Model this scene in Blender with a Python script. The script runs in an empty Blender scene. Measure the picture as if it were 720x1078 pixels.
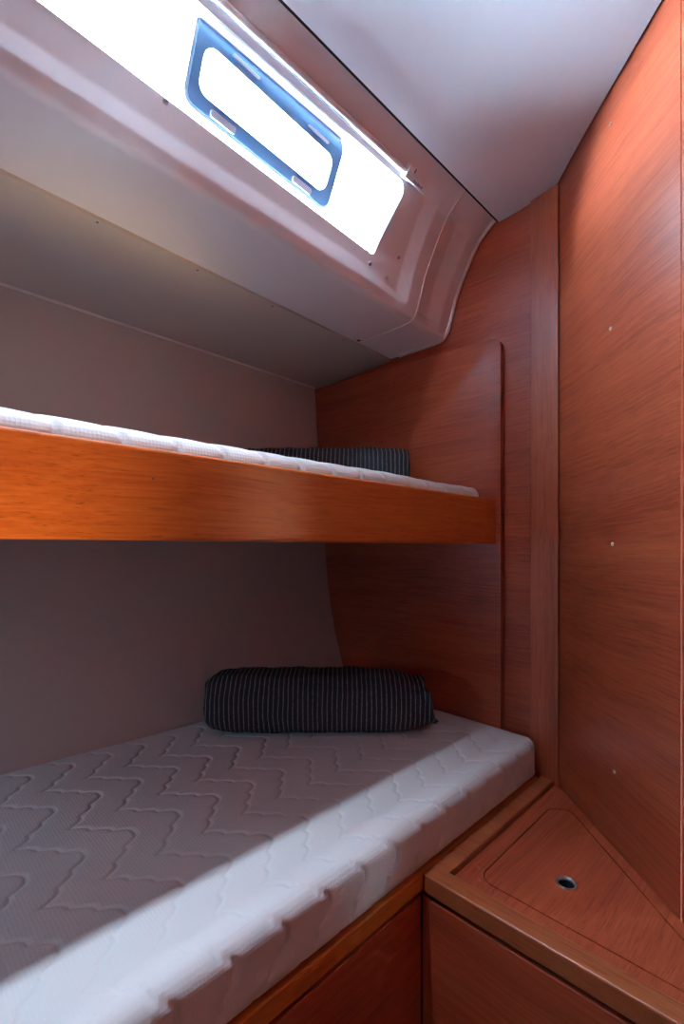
import bpy, bmesh, math, random
import numpy as np
from mathutils import Vector, Matrix, noise
random.seed(4)
S2 = math.sqrt(2)
C = bpy.context.scene.collection

# ------------------------------------------------------------------ materials
def mat_base(name):
    m = bpy.data.materials.new(name); m.use_nodes = True
    nt = m.node_tree; b = nt.nodes['Principled BSDF']
    return m, nt, b

def nd(nt, typ, **kw):
    n = nt.nodes.new(typ)
    for k, v in kw.items():
        if k in n.inputs: n.inputs[k].default_value = v
        else: setattr(n, k, v)
    return n

def plain(name, col, rough=.5, metal=0, spec=.5, bump=0, bscale=300):
    m, nt, b = mat_base(name)
    b.inputs['Base Color'].default_value = (*col, 1); b.inputs['Roughness'].default_value = rough
    b.inputs['Metallic'].default_value = metal; b.inputs['Specular IOR Level'].default_value = spec
    L = nt.links
    tc = nd(nt, 'ShaderNodeTexCoord')
    nz = nd(nt, 'ShaderNodeTexNoise', Scale=bscale if bump else 9.0, Detail=3.0)
    L.new(tc.outputs['Object'], nz.inputs['Vector'])
    if bump:
        bp = nd(nt, 'ShaderNodeBump', Strength=bump, Distance=.002)
        L.new(nz.outputs['Fac'], bp.inputs['Height']); L.new(bp.outputs['Normal'], b.inputs['Normal'])
    else:
        mr = nd(nt, 'ShaderNodeMapRange'); mr.inputs['To Min'].default_value = max(0, rough-.06); mr.inputs['To Max'].default_value = min(1, rough+.06)
        L.new(nz.outputs['Fac'], mr.inputs['Value']); L.new(mr.outputs['Result'], b.inputs['Roughness'])
    return m

def wood(name, light, mid, dark, axis='X', rotz=0, rough=.32, spec=.5, coat=.32, seam=None):
    """veneer with long fibres along an axis, pore dashes and broad tonal bands"""
    m, nt, b = mat_base(name); L = nt.links
    tc = nd(nt, 'ShaderNodeTexCoord')
    rot = nd(nt, 'ShaderNodeMapping'); rot.inputs['Rotation'].default_value = (0, 0, rotz)
    L.new(tc.outputs['Object'], rot.inputs['Vector'])
    wn = nd(nt, 'ShaderNodeTexNoise', Scale=2.2, Detail=2.0)
    L.new(rot.outputs['Vector'], wn.inputs['Vector'])
    wm = nd(nt, 'ShaderNodeVectorMath', operation='MULTIPLY_ADD')
    wm.inputs[1].default_value = (.0, .0, .0)
    i = 'XYZ'.index(axis); w = [.05, .05, .05]; w[i] = 0
    wm.inputs[1].default_value = w
    L.new(wn.outputs['Color'], wm.inputs[0]); L.new(rot.outputs['Vector'], wm.inputs[2])
    def stretched(long_, short, detail, rough_=.55):
        mp = nd(nt, 'ShaderNodeMapping'); s = [short]*3; s[i] = long_
        mp.inputs['Scale'].default_value = s
        n = nd(nt, 'ShaderNodeTexNoise', Scale=1.0, Detail=detail, Roughness=rough_)
        L.new(wm.outputs[0], mp.inputs['Vector']); L.new(mp.outputs['Vector'], n.inputs['Vector'])
        return n
    broad = stretched(.8, 16, 3); fine = stretched(3.5, 260, 4, .7); pores = stretched(14, 620, 2)
    mx = nd(nt, 'ShaderNodeMath', operation='MULTIPLY_ADD'); mx.inputs[1].default_value = .62
    m2 = nd(nt, 'ShaderNodeMath', operation='MULTIPLY'); m2.inputs[1].default_value = .38
    L.new(broad.outputs['Fac'], m2.inputs[0]); L.new(fine.outputs['Fac'], mx.inputs[0]); L.new(m2.outputs[0], mx.inputs[2])
    cr = nd(nt, 'ShaderNodeValToRGB'); e = cr.color_ramp.elements
    e[0].position = .36; e[0].color = (*dark, 1); e[1].position = .62; e[1].color = (*light, 1)
    k = e.new(.48); k.color = (*mid, 1)
    L.new(mx.outputs[0], cr.inputs['Fac'])
    pr_ = nd(nt, 'ShaderNodeValToRGB'); p = pr_.color_ramp.elements
    p[0].position = .30; p[0].color = (.64, .60, .60, 1); p[1].position = .40; p[1].color = (1, 1, 1, 1)
    L.new(pores.outputs['Fac'], pr_.inputs['Fac'])
    mul = nd(nt, 'ShaderNodeMix', data_type='RGBA', blend_type='MULTIPLY'); mul.inputs[0].default_value = 1
    L.new(cr.outputs['Color'], mul.inputs[6]); L.new(pr_.outputs['Color'], mul.inputs[7])
    L.new(mul.outputs[2], b.inputs['Base Color'])
    b.inputs['Roughness'].default_value = rough; b.inputs['Specular IOR Level'].default_value = spec
    b.inputs['Coat Weight'].default_value = coat; b.inputs['Coat Roughness'].default_value = .24
    bp = nd(nt, 'ShaderNodeBump', Strength=.12, Distance=.001)
    L.new(fine.outputs['Fac'], bp.inputs['Height']); L.new(bp.outputs['Normal'], b.inputs['Normal'])
    return m

WL, WM, WD = (.43, .088, .034), (.34, .060, .023), (.22, .034, .014)
M = {}
M['wood_h'] = wood('veneer_across', WL, WM, WD, 'Y')
M['wood_wall'] = wood('veneer_side_wall', WL, WM, WD, 'X', rotz=-math.pi/4)
M['wood_v'] = wood('veneer_upright', (.45, .104, .040), (.37, .077, .030), (.26, .047, .018), 'Z')
M['wood_x'] = wood('veneer_long', WL, WM, WD, 'X')
M['wood_solid'] = wood('solid_timber_long', (.50, .134, .024), (.43, .104, .018), (.35, .074, .013), 'X', rough=.5, spec=.2, coat=0)
M['wood_solid_y'] = wood('solid_timber_cross', (.36, .098, .030), (.29, .070, .022), (.20, .042, .014), 'Y', rough=.4, coat=.1)
M['gelcoat'] = plain('moulded_gelcoat', (.74, .70, .73), .38, spec=.4)
M['liner'] = plain('hull_lining_vinyl', (.50, .42, .38), .6, bump=.15, bscale=500)
M['headliner'] = plain('headliner_vinyl', (.74, .76, .82), .5, bump=.08, bscale=700)
M['bead'] = plain('white_edge_bead', (.70, .64, .61), .35)
M['dark'] = plain('gap_shade', (.01, .008, .008), .8)  # near-black colour that puts shade into gaps and holes
M['steel'] = plain('polished_steel', (.92, .92, .94), .32, metal=1)
M['screw'] = plain('grey_screw_cap', (.25, .25, .27), .35, metal=.6)
M['white_plastic'] = plain('white_plastic', (.80, .82, .86), .25)
M['ink'] = plain('grey_ink', (.08, .08, .09), .6)
M['floor'] = wood('cabin_sole', (.13, .045, .02), (.10, .03, .014), (.06, .018, .009), 'X')

def fabric_white():
    m, nt, b = mat_base('white_quilted_ticking'); L = nt.links
    b.inputs['Base Color'].default_value = (.66, .64, .63, 1); b.inputs['Roughness'].default_value = .75
    b.inputs['Sheen Weight'].default_value = .15; b.inputs['Specular IOR Level'].default_value = .25
    tc = nd(nt, 'ShaderNodeTexCoord')
    v = nd(nt, 'ShaderNodeTexVoronoi', Scale=230.0, Randomness=.25)
    n = nd(nt, 'ShaderNodeTexNoise', Scale=900.0, Detail=2.0)
    L.new(tc.outputs['Object'], v.inputs['Vector']); L.new(tc.outputs['Object'], n.inputs['Vector'])
    ad = nd(nt, 'ShaderNodeMath', operation='MULTIPLY_ADD'); ad.inputs[1].default_value = .35
    L.new(n.outputs['Fac'], ad.inputs[0]); L.new(v.outputs['Distance'], ad.inputs[2])
    bp = nd(nt, 'ShaderNodeBump', Strength=.22, Distance=.002)
    L.new(ad.outputs[0], bp.inputs['Height']); L.new(bp.outputs['Normal'], b.inputs['Normal'])
    return m
M['ticking'] = fabric_white()

def striped():
    m, nt, b = mat_base('charcoal_pinstripe_linen'); L = nt.links
    tc = nd(nt, 'ShaderNodeTexCoord'); sx = nd(nt, 'ShaderNodeSeparateXYZ')
    wn = nd(nt, 'ShaderNodeTexNoise', Scale=14.0, Detail=2.0)
    L.new(tc.outputs['Object'], wn.inputs['Vector'])
    L.new(tc.outputs['Object'], sx.inputs[0])
    wob = nd(nt, 'ShaderNodeMath', operation='MULTIPLY_ADD'); wob.inputs[1].default_value = .006
    L.new(wn.outputs['Fac'], wob.inputs[0]); L.new(sx.outputs['X'], wob.inputs[2])
    md = nd(nt, 'ShaderNodeMath', operation='PINGPONG'); md.inputs[1].default_value = .0054
    L.new(wob.outputs[0], md.inputs[0])
    n = nd(nt, 'ShaderNodeTexNoise', Scale=260.0, Detail=3.0)
    L.new(tc.outputs['Object'], n.inputs['Vector'])
    th = nd(nt, 'ShaderNodeMath', operation='MULTIPLY_ADD'); th.inputs[1].default_value = .0022
    L.new(n.outputs['Fac'], th.inputs[0]); L.new(md.outputs[0], th.inputs[2])
    cr = nd(nt, 'ShaderNodeMapRange'); cr.inputs['From Min'].default_value = .0050; cr.inputs['From Max'].default_value = .0064
    L.new(th.outputs[0], cr.inputs['Value'])
    mx = nd(nt, 'ShaderNodeMix', data_type='RGBA')
    mx.inputs[6].default_value = (.020, .022, .027, 1); mx.inputs[7].default_value = (.20, .205, .22, 1)
    L.new(cr.outputs['Result'], mx.inputs[0]); L.new(mx.outputs[2], b.inputs['Base Color'])
    b.inputs['Roughness'].default_value = .85; b.inputs['Specular IOR Level'].default_value = .2
    bp = nd(nt, 'ShaderNodeBump', Strength=.3, Distance=.001)
    L.new(n.outputs['Fac'], bp.inputs['Height']); L.new(bp.outputs['Normal'], b.inputs['Normal'])
    return m
M['stripe'] = striped()

def frame_mat():
    m, nt, b = mat_base('blue_grey_translucent_acrylic'); L = nt.links
    b.inputs['Base Color'].default_value = (.10, .22, .36, 1); b.inputs['Roughness'].default_value = .25
    tr = nd(nt, 'ShaderNodeBsdfTranslucent', Color=(.015, .028, .040, 1))
    ad = nd(nt, 'ShaderNodeAddShader')
    L.new(b.outputs[0], ad.inputs[0]); L.new(tr.outputs[0], ad.inputs[1])
    L.new(ad.outputs[0], nt.nodes['Material Output'].inputs['Surface'])
    return m
M['port'] = frame_mat()

def glass():
    m, nt, b = mat_base('clear_acrylic_pane'); L = nt.links
    nt.nodes.remove(b)
    t = nd(nt, 'ShaderNodeBsdfTransparent', Color=(.93, .97, 1, 1)); g = nd(nt, 'ShaderNodeBsdfGlossy', Roughness=.03)
    f = nd(nt, 'ShaderNodeFresnel', IOR=1.35); mx = nd(nt, 'ShaderNodeMixShader')
    L.new(f.outputs[0], mx.inputs[0]); L.new(t.outputs[0], mx.inputs[1]); L.new(g.outputs[0], mx.inputs[2])
    L.new(mx.outputs[0], nt.nodes['Material Output'].inputs['Surface'])
    return m
M['glass'] = glass()
def milky():
    m, nt, b = mat_base('milky_translucent_plastic'); L = nt.links
    b.inputs['Base Color'].default_value = (.75, .82, .9, 1); b.inputs['Roughness'].default_value = .3
    tr = nd(nt, 'ShaderNodeBsdfTranslucent', Color=(.07, .09, .11, 1)); ad = nd(nt, 'ShaderNodeAddShader')
    L.new(b.outputs[0], ad.inputs[0]); L.new(tr.outputs[0], ad.inputs[1]); L.new(ad.outputs[0], nt.nodes['Material Output'].inputs['Surface'])
    return m
M['milky'] = milky()

# ------------------------------------------------------------------ builders
def empty(name, loc, label=None, cat=None, group=None, kind=None):
    o = bpy.data.objects.new(name, None); C.objects.link(o); o.location = loc; o.empty_display_size = .1
    if label: o['label'] = label
    if cat: o['category'] = cat
    if group: o['group'] = group
    if kind: o['kind'] = kind
    return o

def wloc(p):
    v = Vector((0, 0, 0))
    while p is not None: v += p.location; p = p.parent
    return v

def mk(name, verts, faces, m, parent=None, smooth=False, bevel=0, seg=2, kind=None, label=None, cat=None, rot=None, angle=None):
    """verts are given in world metres (unless rot is set: then parent-local)"""
    me = bpy.data.meshes.new(name)
    vs = np.array(verts, dtype=float)
    if parent is not None:
        org = np.array(wloc(parent)) if rot is None else np.zeros(3)
    else:
        org = np.array([(vs[:, 0].min()+vs[:, 0].max())/2, (vs[:, 1].min()+vs[:, 1].max())/2, vs[:, 2].min()])
    vs = vs - org
    me.from_pydata([tuple(v) for v in vs], [], faces)
    bm = bmesh.new(); bm.from_mesh(me)
    bmesh.ops.recalc_face_normals(bm, faces=bm.faces)
    if bevel:
        es = [e for e in bm.edges if len(e.link_faces) == 2 and e.calc_face_angle(0) > .5]
        bmesh.ops.bevel(bm, geom=es, offset=bevel, segments=seg, affect='EDGES', profile=.5, clamp_overlap=True)
    bm.to_mesh(me); bm.free()
    if smooth:
        for p in me.polygons: p.use_smooth = True
        if angle: me.set_sharp_from_angle(angle=math.radians(angle))
    me.materials.append(m)
    o = bpy.data.objects.new(name, me); C.objects.link(o)
    if parent is not None: o.parent = parent
    else: o.location = org
    if kind: o['kind'] = kind
    if label: o['label'] = label
    if cat: o['category'] = cat
    return o

BOXF = [(0, 1, 2, 3), (4, 5, 6, 7), (0, 1, 5, 4), (1, 2, 6, 5), (2, 3, 7, 6), (3, 0, 4, 7)]
def box(name, x0, x1, y0, y1, z0, z1, m, parent=None, bevel=.0015, **kw):
    v = [(x0, y0, z0), (x1, y0, z0), (x1, y1, z0), (x0, y1, z0), (x0, y0, z1), (x1, y0, z1), (x1, y1, z1), (x0, y1, z1)]
    return mk(name, v, BOXF, m, parent, bevel=bevel, **kw)

def prism(name, pts, f, m, parent=None, bevel=0, **kw):
    """pts: 2D outline; f(p, t) maps to 3D for t=0 and t=1"""
    n = len(pts)
    v = [f(p, 0) for p in pts]+[f(p, 1) for p in pts]
    F = [tuple(range(n)), tuple(range(n, 2*n))]+[(i, (i+1) % n, n+(i+1) % n, n+i) for i in range(n)]
    return mk(name, v, F, m, parent, bevel=bevel, **kw)

def ringprism(name, outer, inner, f, m, parent=None, **kw):
    n = len(outer); assert n == len(inner)
    v = []
    for t in (0, 1):
        v += [f(p, t) for p in outer]+[f(p, t) for p in inner]
    F = []
    for i in range(n):
        j = (i+1) % n
        F += [(i, j, n+j, n+i), (2*n+i, 2*n+j, 3*n+j, 3*n+i), (i, j, 2*n+j, 2*n+i), (n+i, n+j, 3*n+j, 3*n+i)]
    return mk(name, v, F, m, parent, **kw)

def rounded(pts, r, seg=6):
    """round the corners of a 2D polygon; r a number or one per corner"""
    out = []; n = len(pts)
    for i in range(n):
        p = np.array(pts[i], float); a = np.array(pts[i-1], float)-p; b = np.array(pts[(i+1) % n], float)-p
        rr = r[i] if isinstance(r, (list, tuple)) else r
        la, lb = np.linalg.norm(a), np.linalg.norm(b); a /= la; b /= lb
        th = math.acos(max(-1, min(1, a@b)))
        if rr <= 0: out += [tuple(p)]*(seg+1); continue
        t = min(rr/math.tan(th/2), la*.49, lb*.49); rr = t*math.tan(th/2)
        c = p+(a+b)/np.linalg.norm(a+b)*rr/math.sin(th/2)
        s, e = p+a*t-c, p+b*t-c
        a0 = math.atan2(s[1], s[0]); a1 = math.atan2(e[1], e[0]); d = (a1-a0+math.pi) % (2*math.pi)-math.pi
        out += [(c[0]+rr*math.cos(a0+d*k/seg), c[1]+rr*math.sin(a0+d*k/seg)) for k in range(seg+1)]
    return out

def tube(name, path, r, m, parent=None, n=10, **kw):
    P = [Vector(p) for p in path]; v = []; F = []
    up = None
    for i, p in enumerate(P):
        t = (P[min(i+1, len(P)-1)]-P[max(i-1, 0)]).normalized()
        if up is None:
            up = t.orthogonal().normalized()
        up = (up-t*up.dot(t)).normalized(); s = t.cross(up)
        v += [tuple(p+(up*math.cos(2*math.pi*k/n)+s*math.sin(2*math.pi*k/n))*r) for k in range(n)]
    for i in range(len(P)-1):
        for k in range(n):
            F.append((i*n+k, i*n+(k+1) % n, (i+1)*n+(k+1) % n, (i+1)*n+k))
    F += [tuple(range(n)), tuple(range((len(P)-1)*n, len(P)*n))]
    return mk(name, v, F, m, parent, smooth=True, angle=50, **kw)

def disc(name, c, nrm, r, h, m, parent, n=14, slot=False):
    """a domed screw head at c, standing out along nrm"""
    c = Vector(c); nn = Vector(nrm).normalized(); a = nn.orthogonal().normalized(); b = nn.cross(a)
    v = []; F = []
    for (rr, hh) in ((1, -.3), (1, .45), (.78, .85), (.35, .9), (.25, .35)):
        v += [tuple(c+(a*math.cos(2*math.pi*k/n)+b*math.sin(2*math.pi*k/n))*r*rr+nn*h*hh) for k in range(n)]
    for i in range(4):
        for k in range(n): F.append((i*n+k, i*n+(k+1) % n, (i+1)*n+(k+1) % n, (i+1)*n+k))
    F += [tuple(range(n)), tuple(range(4*n, 5*n))]
    return mk(name, v, F, m, parent, smooth=True, angle=40)

def grid_faces(nu, nv, close_v=False):
    F = []
    for i in range(nu-1):
        for j in range(nv if close_v else nv-1):
            k = (j+1) % nv
            F.append((i*nv+j, i*nv+k, (i+1)*nv+k, (i+1)*nv+j))
    return F

def dr(d, r, z):                      # along the side wall / square off it -> world
    return ((d+r)/S2, (d-r)/S2, z)

XA = -1.30                            # aft end of the cabin
XB = 1.09                             # face of the forward bulkhead
FL = -1.05                            # cabin sole
WR = .481                             # side wall, square distance from the line of sight

# ------------------------------------------------------------------ setting
box('floor', XA, XB, -.6, 1.2, FL-.03, FL, M['floor'], kind='structure', bevel=0)
box('wall_forward', XB, XB+.03, .30, 1.30, FL, .86, M['wood_h'], kind='structure', bevel=0)
# side wall veneer panel
wv = [dr(d, r, z) for z in (FL, .86) for d, r in ((.675, WR), (1.10, WR), (1.10, WR+.025), (.675, WR+.025))]
wall_right = mk('wall_right', wv, BOXF, M['wood_wall'], kind='structure')
for d, z in ((.85, .756), (.85, .391), (.844, .005), (.838, -.396)):
    disc('screw', dr(d, WR, z), (-1, 1, 0), .0036, .0022, M['steel'], wall_right)
# jamb and aft continuation of the side wall
jv = [dr(d, r, z) for z in (FL, .86) for d, r in ((.60, WR-.0015), (.672, WR-.0015), (.672, WR+.03), (.60, WR+.03))]
mk('trim_3', jv, BOXF, M['wood_v'], kind='structure', bevel=.003)
av = [dr(d, r, z) for z in (FL, .86) for d, r in ((-.2, WR), (.60, WR), (.60, WR+.025), (-.2, WR+.025))]
mk('wall_right_aft', av, BOXF, M['wood_wall'], kind='structure')
box('wall_inboard', XA-.03, .215, -.52, -.49, FL, .86, M['wood_h'], kind='structure', bevel=0)
box('wall_aft', XA-.03, XA, -.52, 1.30, FL, .86, M['wood_h'], kind='structure', bevel=0)
# corner post
box('trim_1', 1.080, XB+.002, .404, .467, -.536, .812, M['wood_v'], kind='structure', bevel=.002)

# headliner
nu, nv = 60, 26
v = []
for i in range(nu):
    x = XA+(1.086-XA)*i/(nu-1)
    lo = max(-.49, x-.68+.006)
    for j in range(nv):
        q = (.546-lo)*j/(nv-1)
        v.append((x, .546-q, .790+.025*(1-math.exp(-(q/.15)**2))))
n0 = len(v)
v += [(a, b, .845) for a, b, c in v]
F = grid_faces(nu, nv); F += [tuple(k+n0 for k in f) for f in F]
rim = [i*nv for i in range(nu)]+[(nu-1)*nv+j for j in range(1, nv)]+[i*nv+nv-1 for i in range(nu-2, -1, -1)]+[j for j in range(nv-2, 0, -1)]
F += [(rim[k], rim[(k+1) % len(rim)], rim[(k+1) % len(rim)]+n0, rim[k]+n0) for k in range(len(rim))]
mk('ceiling', v, F, M['headliner'], kind='structure', smooth=True, angle=40)
box('roof_deck', XA-.03, XB+.03, -.6, .565, .862, .90, M['headliner'], kind='structure', bevel=0)

box('leak_blocker', XA-.03, XB+.03, .5505, .568, .8005, .8615, M['dark'], kind='structure', bevel=0)  # unseen strip added to stop sky light leaking over the moulding
# hull side
HP = [(.90, -1.05), (.985, -.75), (1.063, -.399), (1.114, -.257), (1.143, -.113), (1.155, .011), (1.178, .20), (1.196, .40), (1.206, .545)]
def hull_y(z, x):
    zs = [p[1] for p in HP]; ys = [p[0] for p in HP]
    y = float(np.interp(z, zs, ys))
    return y+.034*max(0, min(1, (.1-z)/.5))*(1.08-x)
def smooth_profile(P, n):
    P = np.array(P, float); d = np.r_[0, np.cumsum(np.hypot(*np.diff(P, axis=0).T))]
    t = np.linspace(0, d[-1], n); out = np.c_[np.interp(t, d, P[:, 0]), np.interp(t, d, P[:, 1])]
    k = np.array([1, 2, 3, 2, 1])/9
    for _ in range(2):
        q = np.pad(out, ((2, 2), (0, 0)), mode='reflect', reflect_type='odd')
        out = np.c_[np.convolve(q[:, 0], k, 'valid'), np.convolve(q[:, 1], k, 'valid')]
    return out
hp = smooth_profile(HP, 60)
HPs = hp
def hull_y(z, x):
    return float(np.interp(z, hp[:, 1], hp[:, 0]))+.034*max(0, min(1, (.1-z)/.5))*(1.08-x)
def sheet(name, xs, prof, thick, m, **kw):
    """prof(x) -> list of (y,z, ny,nz) with outward normal; closed solid"""
    v = []; w = []
    for x in xs:
        for (y, z, ny, nz) in prof(x):
            v.append((x, y, z)); w.append((x, y+ny*thick, z+nz*thick))
    nu = len(xs); nv = len(v)//nu; n0 = len(v)
    F = grid_faces(nu, nv); F += [tuple(k+n0 for k in f) for f in F]
    rim = [i*nv for i in range(nu)]+[(nu-1)*nv+j for j in range(1, nv)]+[i*nv+nv-1 for i in range(nu-2, -1, -1)]+[j for j in range(nv-2, 0, -1)]
    F += [(rim[k], rim[(k+1) % len(rim)], rim[(k+1) % len(rim)]+n0, rim[k]+n0) for k in range(len(rim))]
    return mk(name, v+w, F, m, **kw)
def hull_prof(x):
    return [(hull_y(z, x), z+(.0115*(1.08-x) if z > .5 else 0), 1, 0) for y, z in hp]
sheet('wall_left', np.linspace(XA, XB+.01, 24), hull_prof, .02, M['liner'], kind='structure', smooth=True, angle=40)

# deck panel over the bunk (between hull and moulding)
def deckA(x): return (1.206, .5395+.0115*(1.08-x))
def deckD(x): return (.886, .5475+.030*(1.08-x))
def deck_prof(x):
    a, d = deckA(x), deckD(x)
    return [(a[0]+(d[0]-a[0])*t, a[1]+(d[1]-a[1])*t, 0, 1) for t in np.linspace(0, 1, 8)]
deck = sheet('ceiling_side', np.linspace(XA, XB+.01, 12), deck_prof, .012, M['liner'], kind='structure', smooth=True, angle=40)
for x in (.286, .477, .666, .90, 1.035):
    a, d = deckA(x), deckD(x)
    t = .975
    disc('screw', (x, a[0]+(d[0]-a[0])*t, a[1]+(d[1]-a[1])*t), (0, 0, -1), .0022, .001, M['ink'], deck)
tube('trim_2', [(x, deckA(x)[0]-.004, deckA(x)[1]-.0005) for x in np.linspace(XA, XB-.004, 14)], .0035, M['bead'], kind='structure')

# moulded cabin side with the long window
PR = [(.886, .5535), (.80, .5515), (.735, .5505), (.712, .5515), (.700, .557), (.6895, .573), (.679, .605), (.6676, .644), (.656, .670),
      (.6433, .695), (.626, .727), (.605, .761), (.593, .773), (.577, .786), (.557, .7995)]
PRa = np.array(PR); sd = np.r_[0, np.cumsum(np.hypot(*np.diff(PRa, axis=0).T))]
S_FOLD = float(sd[4]); S_TOP = float(sd[11])
def prof_pt(s):
    return np.interp(s, sd, PRa[:, 0]), np.interp(s, sd, PRa[:, 1])
def lin_pt(x, s):
    y, z = prof_pt(s)
    z2 = z+.030*max(0., min(1., (.7995-z)/.247))*(1.08-x)
    e = .004
    y1, z1 = prof_pt(max(0, s-e)); y2, z2b = prof_pt(min(sd[-1], s+e))
    dy, dz = y2-y1, z2b-z1; L = math.hypot(dy, dz)
    return y, z2, dz/L, -dy/L          # outward normal
def ramp(v, a, b): return max(0., min(1., (v-a)/(b-a)))
def recess(x, s):
    side = ramp(s, S_FOLD-.004, S_FOLD+(.050 if x < .80 else .050-.026*ramp(x, .80, .90)))*(1-ramp(s, S_TOP+.004, S_TOP+.026))
    main = 1-ramp(x, .872, .908)
    bay = ramp(x, .952, .960)*(1-ramp(x, 1.008, 1.046))
    return side*max(.010*main, .018*bay)
def off_pt(x, s, off):
    y, z, ny, nz = lin_pt(x, s)
    return (x, y+ny*off, z+nz*off)
xs = sorted(set([round(a, 4) for a in np.linspace(XA, .84, 44)]+[round(a, 4) for a in np.arange(.84, 1.1001, .004)]))
ss = sorted(set(np.round(np.r_[np.linspace(0, S_FOLD-.05, 8), np.arange(S_FOLD-.05, sd[-1], .0045), sd[-1]], 4)))
def lin_prof(x):
    out = []
    for s in ss:
        y, z, ny, nz = lin_pt(x, s); r = recess(x, s)
        out.append((y+ny*r, z+nz*r, ny, nz))
    return out
liner = sheet('wall_left_upper', xs, lin_prof, .008, M['gelcoat'], kind='structure', smooth=True, angle=60)

# window plane: w runs down the moulding, n points outboard
WO = np.array([.617, .767]); WDN = np.array([.461, -.887]); WN = np.array([.887, .461])
def wp(x, w, n): 
    q = WO+WDN*w+WN*n
    return (x, q[0], q[1])
hole = rounded([(-.62, -.001), (.812, -.001), (.780, .147), (-.62, .072)], [.02, .022, .010, .02])
cut = prism('cutter', hole, lambda p, t: wp(p[0], p[1], -.04+.11*t), M['bead'])
bo = liner.modifiers.new('b', 'BOOLEAN'); bo.operation = 'DIFFERENCE'; bo.object = cut; bo.solver = 'EXACT'
dg = bpy.context.evaluated_depsgraph_get()
nm = bpy.data.meshes.new_from_object(liner.evaluated_get(dg))
liner.modifiers.clear(); old = liner.data; liner.data = nm; bpy.data.meshes.remove(old)
bpy.data.objects.remove(cut)
for p in liner.data.polygons: p.use_smooth = True
liner.data.set_sharp_from_angle(angle=math.radians(40))
while len(liner.data.materials) > 1: liner.data.materials.pop()

def edge_path(x, s0, s1, off, n=60): return [off_pt(x, s, off) for s in np.linspace(s0, s1, n)]
tube('edge_bead', edge_path(.949, 0, sd[-1], .001), .0032, M['bead'], liner)
tube('edge_bead', edge_path(1.0835, .035, sd[-1], -.001), .0055, M['bead'], liner)
for x, w in ((.311, .127), (.855, .122), (.833, .172), (.774, .166)):
    y_, z_, ny, nz = None, None, None, None
    best = min(np.linspace(S_FOLD, S_TOP, 200), key=lambda s: abs(float(np.dot(np.array(off_pt(x, s, recess(x, s))[1:])-WO, WDN))-w))
    c = off_pt(x, best, recess(x, best)); _, _, ny, nz = lin_pt(x, best)
    disc('screw', c, (0, -ny, -nz), .0045, .003, M['screw'], liner)
ypos = off_pt(.938, .012, 0)
disc('hole_plug', ypos, (0, 0, -1), .0055, .0012, M['ink'], liner)

win = empty('window_1', (0.1, .65, .70), kind='structure')
pane_out = rounded([(-.66, -.03), (.845, -.03), (.815, .172), (-.66, .10)], .03)
prism('pane', pane_out, lambda p, t: wp(p[0], p[1], .032+.004*t), M['glass'], win)
hi = rounded([(-.615, .003), (.807, .003), (.777, .143), (-.615, .069)], [.018, .020, .009, .018])
ringprism('gasket', hole, hi, lambda p, t: wp(p[0], p[1], .0175+.010*t), M['white_plastic'], win)
def shq(x0, x1, w0, w1, sl=.055, xr=.35):
    return [(x0, w0+sl*(x0-xr)), (x1, w0+sl*(x1-xr)), (x1, w1+sl*(x1-xr)), (x0, w1+sl*(x0-xr))]
po = rounded(shq(.345, .648, -.010, .102), .017)
pi_ = rounded(shq(.360, .632, .021, .082), .017)
pm = rounded(shq(.349, .644, -.006, .098), .015)
port = empty('opening_frame', (0, 0, 0)); port.parent = win; port.location = Vector((.5, .66, .72))-win.location
ringprism('frame_ring', po, pi_, lambda p, t: wp(p[0], p[1], .022+.010*t), M['port'], port, bevel=0)
ringprism('frame_seal', rounded(shq(.341, .652, -.014, .106), .02), po, lambda p, t: wp(p[0], p[1], .026+.006*t), M['white_plastic'], port)
for x0, x1 in ((.402, .452), (.560, .610)):
    sq = rounded(shq(x0, x1, .0075, .0115), .0015)
    prism('catch', sq, lambda p, t: wp(p[0], p[1], .018+.006*t), M['milky'], port)
for x0, x1 in ((.385, .430), (.555, .600)):
    sq = rounded(shq(x0, x1, .091, .101), .003)
    prism('hinge', sq, lambda p, t: wp(p[0], p[1], .017+.008*t), M['milky'], port)

for k, (dx, h) in enumerate(((0, .009), (.006, .011), (.011, .011), (.017, .009))):
    x = .660+dx
    prism('etched_mark', [(x, .112), (x+.0015, .112), (x+.003, .112+h), (x+.0015, .112+h)], lambda p, t: wp(p[0], p[1], .0312+.0006*t), M['port'], win)

# ------------------------------------------------------------------ blind rail over the window
rail = empty('blind_rail', off_pt(.35, S_TOP+.012, 0), 'slim white roller blind rail mounted along the top of the window', 'blind rail')
s0 = S_TOP+.002
def rp(x, s, off): return off_pt(x, s, off)
def strip(name, x0, x1, sa, sb, o0, o1, m, parent, n=40, ns=6):
    v = []; xs_ = np.linspace(x0, x1, n); s_ = np.linspace(sa, sb, ns)
    for o in (o0, o1):
        for x in xs_:
            for s in s_: v.append(rp(x, s, o))
    n0 = n*ns; F = grid_faces(n, ns); F += [tuple(k+n0 for k in f) for f in F]
    rim = [i*ns for i in range(n)]+[(n-1)*ns+j for j in range(1, ns)]+[i*ns+ns-1 for i in range(n-2, -1, -1)]+[j for j in range(ns-2, 0, -1)]
    F += [(rim[k], rim[(k+1) % len(rim)], rim[(k+1) % len(rim)]+n0, rim[k]+n0) for k in range(len(rim))]
    return mk(name, v, F, m, parent, smooth=True, angle=35)
strip('mounting_plate', -.7, .845, s0+.004, s0+.030, .014, -.003, M['gelcoat'], rail)
tube('rail_tube', [rp(x, s0+.010, -.007) for x in np.linspace(-.7, .775, 40)], .0052, M['white_plastic'], rail, n=14)
strip('end_bracket', .772, .790, s0-.002, s0+.024, -.002, -.016, M['white_plastic'], rail, n=8)
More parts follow.
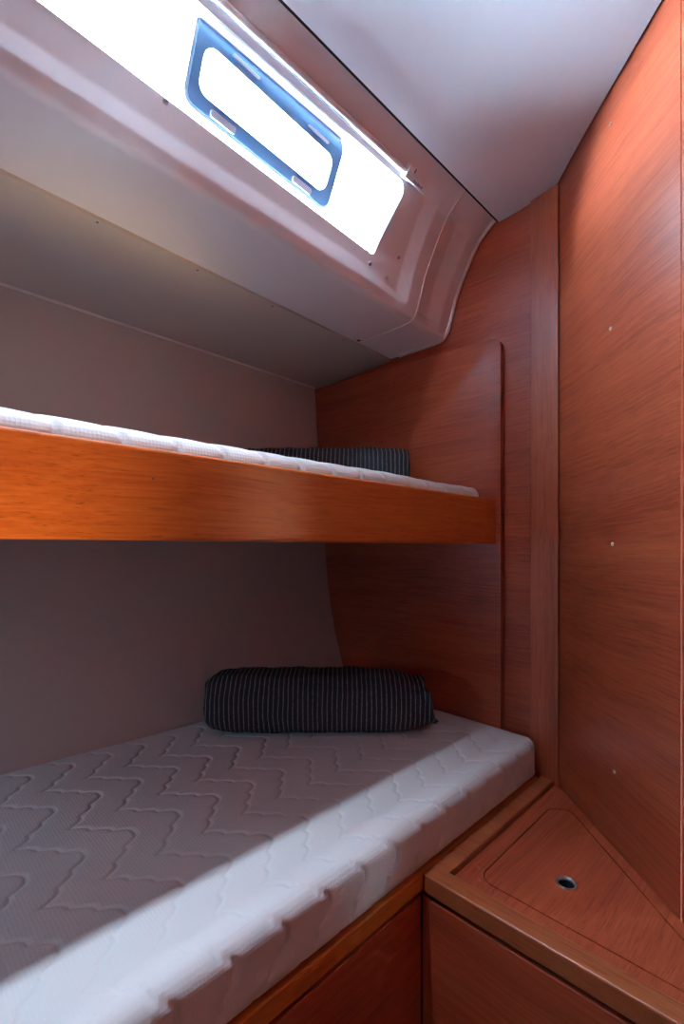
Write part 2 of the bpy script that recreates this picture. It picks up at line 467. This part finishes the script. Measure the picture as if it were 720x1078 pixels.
strip('rail_end', .790, .843, s0+.001, s0+.013, -.002, -.010, M['white_plastic'], rail, n=10)
disc('bracket_screw', rp(.789, s0+.021, -.016), (1, -.5, -.5), .004, .002, M['ink'], rail)
lab = strip('sticker', .800, .836, s0+.002, s0+.011, -.010, -.0104, M['white_plastic'], rail, n=8)
for k in range(7):
    x = .803+k*.0043
    strip('print_mark', x, x+.0026, s0+.004, s0+.0085-(k % 3)*.001, -.0104, -.0107, M['ink'], lab, n=3, ns=3)

# ------------------------------------------------------------------ raised panel on the bulkhead
def hull_clear(z): return hull_y(z, 1.08)-.001
pts = [(.535, -.519), (.535, .503)]
zs = np.linspace(.536, -.519, 26)
outline = [(.535, -.519)]+rounded([(.535, .3), (.535, .504), (.80, .517), (.8, .3)], [0, .026, 0, 0], 8)[9:18]+[(hull_clear(.536)-.002, .536)]+[(hull_clear(z)-.002, z) for z in zs[1:]]
pan = prism('bulkhead_panel', outline, lambda p, t: (1.072+.018*t, p[0], p[1]), M['wood_h'], bevel=.0015, smooth=True, angle=30)
pan['label'] = 'wide reddish wood panel with a rounded top corner on the end wall behind both bunks'
pan['category'] = 'wall panel'

# ------------------------------------------------------------------ upper bunk
ub = empty('upper_bunk', (.0, .56, .008), 'upper bunk with a thick orange-brown wooden front board under the thin white mattress', 'bunk')
board = box('front_board', XA+.01, 1.0715, .547, .577, .008, .1155, M['wood_solid'], ub, bevel=.004, seg=3)
disc('screw_hole', (.236, .547, .080), (0, -1, 0), .0016, .0006, M['ink'], ub)
sv = []
for x in np.linspace(XA+.01, 1.0715, 10):
    sv += [(x, .578, .045), (x, hull_y(.045, x)-.002, .045), (x, hull_y(.06, x)-.002, .060), (x, .578, .060)]
F = grid_faces(10, 4, True)+[(0, 1, 2, 3), (36, 37, 38, 39)]
mk('base_slab', sv, F, M['wood_x'], ub)
box('ledger', 1.045, 1.0715, .60, 1.12, .012, .0445, M['wood_solid_y'], ub)

# ------------------------------------------------------------------ quilted mattresses
def stitch(x, s):
    """height of the quilted cover: zigzag rows of scalloped stitching"""
    per = .151; ph = ((s-.571)/per) % 1.0
    tri = 1-2*abs(2*ph-1) if False else (1-4*ph if ph < .5 else 4*ph-3)      # +1 at ph 0, -1 at ph .5
    leg = (ph*2) % 1.0; sgn = 1 if ph < .5 else -1
    sc = abs(math.sin(math.pi*3*leg))*.0075-.003
    zx = .0335*tri+sc*(1 if sgn > 0 else 1)
    sp = .0692
    u = ((x-.2165+.0335-zx)/sp) % 1.0
    d = min(u, 1-u)*sp*.72
    return -.0021*math.exp(-(d/.0021)**2)-.0004*math.exp(-(d/.010)**2)
def mattress(name, x0, x1, y0, back, z0, z1, r, rb, label, step, gain=1.0):
    h = z1-z0
    sec = []                                            # (y,z,ny,nz,s)
    yb = 2.0
    ntop = int((back(x0, z1)-y0-r)/step)+1
    s_at = lambda y: y
    for k in range(ntop): sec.append(('top', k/(ntop)))
    xs_ = np.r_[np.arange(x0, 0, .01), np.arange(0, x1-r, step), x1-r+r*np.sin(np.linspace(0, math.pi/2, 9))]
    arc1 = np.linspace(0, math.pi/2, 8); arc2 = np.linspace(0, math.pi/2, 6)
    face = np.linspace(z1-r, z0+rb, max(4, int((h-r-rb)/step)))
    v = []; nv = None
    for x in xs_:
        u = max(0, (x-(x1-r))/r); ins = r*(1-math.sqrt(max(0, 1-u*u)))
        row = []
        by = back(x, z1)
        for k in range(ntop):
            y = by-.012+(y0+r-by+.012)*k/ntop; row.append((y, z1, 0, 1, y))
        sarc = y0+r
        for a in arc1:
            row.append((y0+r-r*math.sin(a), z1-r+r*math.cos(a), -math.sin(a), math.cos(a), sarc-r*a))
        s1 = sarc-r*math.pi/2
        for z in face[1:]: row.append((y0, z, -1, 0, s1-(z1-r-z)))
        s2 = s1-(h-r-rb)
        for a in arc2[1:]: row.append((y0+rb-rb*math.cos(a), z0+rb-rb*math.sin(a), -math.cos(a), -math.sin(a), s2-rb*a))
        by0 = back(x, z0)
        row2 = [((y0+rb)*(1-t)+(by0-.004)*t, z0, 0, -1, None) for t in (.3, .7)]+[(by0-.012, z0+.012, .7, -.7, None), (by-.004, z1-.014, 1, 0, None)]
        for (y, z, ny, nz, s) in row+row2:
            hgt = stitch(x, s)*gain*(1.7-.8*max(0, nz)) if s is not None else 0
            lump = .0030*noise.noise(Vector((x*5, (s if s is not None else 0)*5, 2.1+z0)))*(1 if s is not None else 0)
            if s is not None and nz < 0: lump = max(lump, 0)*0; hgt *= .3
            e = ins-hgt-lump
            if s is None: e = ins*.6 if abs(nz) > .9 and nz < 0 else ins
            yy, zz = y-ny*e, z-nz*e
            if nz < -.9: zz = z
            v.append((x, yy, max(zz, z0)))
        nv = len(row+row2)
    F = grid_faces(len(xs_), nv, True)
    F += [tuple(range(nv)), tuple(range((len(xs_)-1)*nv, len(xs_)*nv))]
    o = mk(name, v, F, M['ticking'], smooth=True)
    o['label'] = label; o['category'] = 'mattress'
    return o
mattress('mattress', XA+.02, 1.069, .442, lambda x, z: hull_y(z, x)-.004, -.517, -.425, .024, .020,
         'thick white quilted mattress on the lower berth with a dark rolled pillow on it', .0023)
mattress('mattress', XA+.02, 1.064, .5785, lambda x, z: hull_y(z, x)-.004, .0605, .1455, .022, .010,
         'thin white quilted mattress edge showing above the upper bunk front board', .004, gain=2.4)

# ------------------------------------------------------------------ striped pillows
def pillow(name, half, a, b, prof, label, loc, rotz, hem=True):
    root = empty(name, loc, label, 'pillow'); root.rotation_euler = (0, 0, rotz)
    nu, nv = 110, 64; v = []
    for i in range(nu):
        t = -1+2*i/(nu-1); t = math.sin(t*math.pi/2)
        sx, sa, sb, dx = prof(t)
        for j in range(nv):
            th = 2*math.pi*j/nv; c, s = math.cos(th), math.sin(th)
            e = .62 if s < 0 else .86                        # flat underneath, fuller on top
            y = a*sa*math.copysign(abs(c)**.8, c); z = b*sb*math.copysign(abs(s)**e, s)
            p = Vector((t*half, y*9, z*9)); w = .0045*noise.noise(p*7)+.0022*noise.noise(Vector((t*half*46, y*20, z*20)))
            k = 1+w/max(.02, math.hypot(y, z))
            v.append((t*half+dx*(z/b if b else 0)+.004*noise.noise(Vector((y*30, z*30, t))) * abs(t)**4, y*k, max(b*sb*0, b+z*k) if False else max(0, b+z*k)))
    F = grid_faces(nu, nv, True)+[tuple(range(nv)), tuple(range((nu-1)*nv, nu*nv))]
    mk('pillow_body', v, F, M['stripe'], root, smooth=True, rot=1)
    if hem:                                                  # open end of the pillowcase, loosely gathered
        v = []; ns = 9; n = 72
        for i in range(ns):
            q = i/(ns-1)
            for j in range(n):
                th = 2*math.pi*j/n; c, s = math.cos(th), math.sin(th)
                sx, sa, sb, dx = prof(.965)
                ruff = 1.015+.05*q*math.sin(7*th+1)+.03*q*math.sin(13*th)
                y = a*sa*ruff*math.copysign(abs(c)**.8, c); z = b*sb*ruff*math.copysign(abs(s)**.75, s)
                x = half*(.94+.075*q)+dx*(z/b)+.004*q*math.sin(5*th)
                v.append((x, y, max(.0005, b+z)))
        w = [(p[0], p[1]*.95, b+(p[2]-b)*.95) for p in v]; n0 = len(v)
        F = grid_faces(ns, n, True); F += [tuple(k+n0 for k in f) for f in F]
        F += [(j, (j+1) % n, n0+(j+1) % n, n0+j) for j in range(n)]+[((ns-1)*n+j, (ns-1)*n+(j+1) % n, n0+(ns-1)*n+(j+1) % n, n0+(ns-1)*n+j) for j in range(n)]
        mk('pillowcase_hem', v+w, F, M['stripe'], root, smooth=True, rot=1)
    return root
def prof_roll(t):
    e = (1-abs(t)**9)**.5 if abs(t) < 1 else 0
    if t < 0: k = .62+.38*e
    else: k = (1-.18*ramp(t, .55, 1)**1.5)*(.80+.20*e)
    return 1, k, k*(1+.05*math.cos(t*1.7+.3)-.04), (-.022*ramp(t, .6, 1))
pillow('rolled_pillow', .255, .074, .069, prof_roll, 'dark charcoal pinstriped pillow rolled up on the lower mattress', ((1.112-.056)/S2, (1.112+.056)/S2, -.4235), -math.pi/4)
def prof_sq(t):
    e = (1-abs(t)**14)**.5 if abs(t) < 1 else 0
    return 1, (.80+.20*e)*(1-.08*abs(t)), (.9+.1*e)*(1-.06*abs(t)), 0
pillow('striped_pillow', .224, .070, .058, prof_sq, 'dark pinstriped pillow half hidden behind the upper mattress edge', ((1.262-.052)/S2, (1.262+.052)/S2, .1462), -math.pi/4, hem=False)

# ------------------------------------------------------------------ lower berth
lb = empty('lower_berth', (0, .47, FL), 'lower berth base with a red-brown wooden front rail under the thick mattress', 'berth')
box('front_rail', XA+.01, 1.0715, .443, .490, -.546, -.5172, M['wood_solid'], lb, bevel=.003, seg=3)
box('front_panel', XA+.01, .6235, .4455, .462, FL+.001, -.5545, M['wood_x'], lb, bevel=.0015)
box('shade_backing', XA+.01, 1.06, .4925, .500, FL+.001, -.533, M['dark'], lb, bevel=0)  # near-black backing, paints the shade in the gap under the rail
sv = []
for x in np.linspace(XA+.01, 1.0715, 10):
    sv += [(x, .491, -.532), (x, hull_y(-.532, x)-.002, -.532), (x, hull_y(-.5172, x)-.002, -.5172), (x, .491, -.5172)]
mk('base_slab', sv, grid_faces(10, 4, True)+[(0, 1, 2, 3), (36, 37, 38, 39)], M['wood_x'], lb)

# ------------------------------------------------------------------ corner locker
lk = empty('corner_locker', (.80, .30, FL), 'low triangular wooden corner locker with a rounded lift-out lid beside the lower berth', 'locker')
zt, zr = -.529, -.517
def wallx(y): return y+.68-.002          # x of the side wall face at y
ymin = -.03
prism('rim', [(.622, .4425), (.622, ymin), (.655, ymin), (.655, .413), (1.078, .413), (1.078, .4425)], lambda p, t: (p[0], p[1], -.546+(zr+.546)*t), M['wood_solid_y'], lk, bevel=.0025)
# top with a cut-out for the lid
lid = [(.690, .384), (.975, .384), (1.003, .352), (.640+.045, .034)]
lid_o = rounded(lid, [.026, .020, .020, .02]); c = np.mean(np.array(lid_o), axis=0)
def inset(pts, d):
    pts = np.array(pts); n = len(pts); out = []
    for i in range(n):
        a, b = pts[i-1], pts[(i+1) % n]; t = b-a; L = np.linalg.norm(t); nn = np.array([-t[1], t[0]])/L
        if nn@(c-pts[i]) < 0: nn = -nn
        out.append(tuple(pts[i]+nn*d))
    return out
lid_i = inset(lid_o, .0022)
top_pts = [(.6555, ymin), (.6555, .4125), (1.078, .4125), (wallx(.396), .396), (wallx(ymin), ymin)]
bm = bmesh.new()
for zz in (zt, zt-.012):
    pass
bm.free()
def plate_with_hole(name, outer, hole, z0, z1, m, parent):
    # dense outer loop matched to the hole by angle
    hc = np.mean(np.array(hole), axis=0); n = len(hole); O = []
    P = [np.array(p) for p in outer]
    hole_s = sorted(hole, key=lambda p: math.atan2(p[1]-hc[1], p[0]-hc[0]))
    def cast(ang):
        dv = np.array([math.cos(ang), math.sin(ang)]); best = None
        for i in range(len(P)):
            a, b = P[i], P[(i+1) % len(P)]; e = b-a
            det = dv[0]*-e[1]+e[0]*dv[1]
            if abs(det) < 1e-12: continue
            q = a-hc; t = (q[0]*-e[1]+e[0]*q[1])/det; u = (dv[0]*q[1]-dv[1]*q[0])/det
            if t > 0 and -1e-9 <= u <= 1+1e-9 and (best is None or t < best): best = t
        return hc+dv*best
    angs = [(math.atan2(p[1]-hc[1], p[0]-hc[0]), 'h', p) for p in hole_s]
    inner = []; outr = []
    allang = sorted(set([a for a, _, _ in angs]+[math.atan2(p[1]-hc[1], p[0]-hc[0]) for p in P]))
    ha = np.array([a for a, _, _ in angs])
    def inner_cast(ang):
        dv = np.array([math.cos(ang), math.sin(ang)]); H = [np.array(p) for p in hole_s]
        for i in range(len(H)):
            a, b = H[i], H[(i+1) % len(H)]; e = b-a; det = dv[0]*-e[1]+e[0]*dv[1]
            if abs(det) < 1e-14: continue
            q = a-hc; t = (q[0]*-e[1]+e[0]*q[1])/det; u = (dv[0]*q[1]-dv[1]*q[0])/det
            if t > 0 and -1e-6 <= u <= 1+1e-6: return hc+dv*t
        return H[0]
    for a in allang:
        inner.append(tuple(inner_cast(a))); outr.append(tuple(cast(a)))
    return ringprism(name, outr, inner, lambda p, t: (p[0], p[1], z0+(z1-z0)*t), m, parent)
top_ob = plate_with_hole('locker_top', top_pts, lid_o, zt-.012, zt, M['wood_x'], lk)
ring_c = (.778, .279)
M['scratch'] = plain('bare_timber_scratch', (.50, .30, .22), .7)
for (a, b) in (((.7165, .4010), (.7105, .3895)), ((.689, .383), (.6865, .373))):
    d_ = np.array(b)-np.array(a); n_ = np.array([-d_[1], d_[0]])/np.linalg.norm(d_)*.0006; a_, b_ = np.array(a), np.array(b)
    prism('scratch', [tuple(a_), tuple((a_+b_)/2+n_), tuple(b_), tuple((a_+b_)/2-n_)], lambda p, t: (p[0], p[1], zt-.0004+.0006*t), M['scratch'], top_ob)
circ = [(ring_c[0]+.0135*math.cos(2*math.pi*k/36), ring_c[1]+.0135*math.sin(2*math.pi*k/36)) for k in range(36)]
lid_ob = plate_with_hole('lid', lid_i, circ, zt-.012, zt+.0002, M['wood_x'], lk)
def lathe(name, prof, m, parent, n=36):
    v = [(ring_c[0]+r*math.cos(2*math.pi*k/n), ring_c[1]+r*math.sin(2*math.pi*k/n), z) for r, z in prof for k in range(n)]
    F = grid_faces(len(prof), n, True)+[tuple((len(prof)-1)*n+k for k in range(n))] if prof[-1][0] > 0 and name != 'finger_ring' else grid_faces(len(prof), n, True)
    return mk(name, v, F, m, parent, smooth=True, angle=50)
lathe('finger_ring', [(.0135, zt-.01), (.0162, zt+.0003), (.0155, zt+.0018), (.0138, zt+.0020), (.0122, zt+.0002), (.0120, zt-.003), (.0135, zt-.01)], M['steel'], lid_ob)
lathe('hole_cup', [(.0119, zt-.0028), (.0117, zt-.03), (.002, zt-.03)], M['dark'], lid_ob)
prism('lid_support', rounded([(.67, .40), (1.0, .40), (1.0, .33), (.67, .01)], .01), lambda p, t: (p[0], p[1], zt-.050+.006*t), M['dark'], lk)
box('front_panel', .6245, .641, ymin, .4285, FL+.001, -.5545, M['wood_h'], lk, bevel=.0015)
box('corner_stile', .6265, .643, .4297, .4445, FL+.001, -.5545, M['wood_v'], lk, bevel=.001)

# ------------------------------------------------------------------ light and camera
w = bpy.data.worlds.new('world'); bpy.context.scene.world = w; w.use_nodes = True
nt = w.node_tree; bg = nt.nodes['Background']
tc = nd(nt, 'ShaderNodeTexCoord'); sp = nd(nt, 'ShaderNodeSeparateXYZ'); cr = nd(nt, 'ShaderNodeValToRGB')
nt.links.new(tc.outputs['Generated'], sp.inputs[0]); nt.links.new(sp.outputs['Z'], cr.inputs['Fac'])
cr.color_ramp.elements[0].position = .02; cr.color_ramp.elements[0].color = (.66, .84, 1, 1)
cr.color_ramp.elements[1].position = .25; cr.color_ramp.elements[1].color = (.14, .185, .23, 1)
nt.links.new(cr.outputs['Color'], bg.inputs['Color']); bg.inputs['Strength'].default_value = 260

def area(name, loc, target, size, power, col, shape='DISK', spread=180):
    l = bpy.data.lights.new(name, 'AREA'); l.shape = shape; l.size = size; l.energy = power; l.color = col; l.spread = math.radians(spread)
    o = bpy.data.objects.new(name, l); C.objects.link(o); o.location = loc
    o.rotation_euler = (Vector(target)-Vector(loc)).to_track_quat('-Z', 'Y').to_euler()
    return o
# added out-of-view lights: mattress stripe, warm front board, bluish left of the mattress
sl = empty('added_strip', (.12, .528, .787), 'slim white strip light added out of view to brighten the lower mattress edge', 'lamp')
box('housing', -.18, .42, .512, .544, .7855, .7915, M['white_plastic'], sl, bevel=.002)  # invented housing for the added strip light
l = bpy.data.lights.new('stripe_fill', 'AREA'); l.shape = 'RECTANGLE'; l.size = .56; l.size_y = .036; l.energy = 2.5; l.spread = math.radians(80); l.color = (.62, .79, 1)  # added to lay the bright stripe along the lower mattress
lo_ = bpy.data.objects.new('stripe_fill', l); C.objects.link(lo_); lo_.location = (.12, .528, .785)
sp_ = bpy.data.lights.new('warm_board_fill', 'SPOT'); sp_.energy = 26; sp_.color = (1, .70, .26); sp_.spot_size = math.radians(25); sp_.spot_blend = 1; sp_.shadow_soft_size = .08  # added unseen spot that warms the left of the upper front board
so_ = bpy.data.objects.new('warm_board_fill', sp_); C.objects.link(so_); so_.location = (-.12, .10, -.42)
so_.rotation_euler = (Vector((.10, .55, .045))-so_.location).to_track_quat('-Z', 'Y').to_euler()
area('under_bunk_fill', (-.72, .74, -.03), (-.10, .80, -.43), 0.16, .8, (.42, .72, 1), spread=95)  # added unseen bluish fill for the left of the lower mattress

cam = bpy.data.cameras.new('camera'); co = bpy.data.objects.new('camera', cam); C.objects.link(co)
cam.sensor_fit = 'VERTICAL'; cam.sensor_height = 36; cam.lens = 36*500/1078
cam.shift_y = 37/1078; cam.clip_start = .01
co.location = (0, 0, 0); co.rotation_euler = (math.pi/2, 0, -math.pi/4)
sc = bpy.context.scene; sc.camera = co
sc.view_settings.view_transform = 'Standard'; sc.view_settings.look = 'None'; sc.view_settings.gamma = 1
sc.view_settings.use_curve_mapping = False; sc.view_settings.exposure = .22
sc.cycles.use_denoising = True
sc.cycles.max_bounces = 16; sc.cycles.diffuse_bounces = 10; sc.cycles.transparent_max_bounces = 16
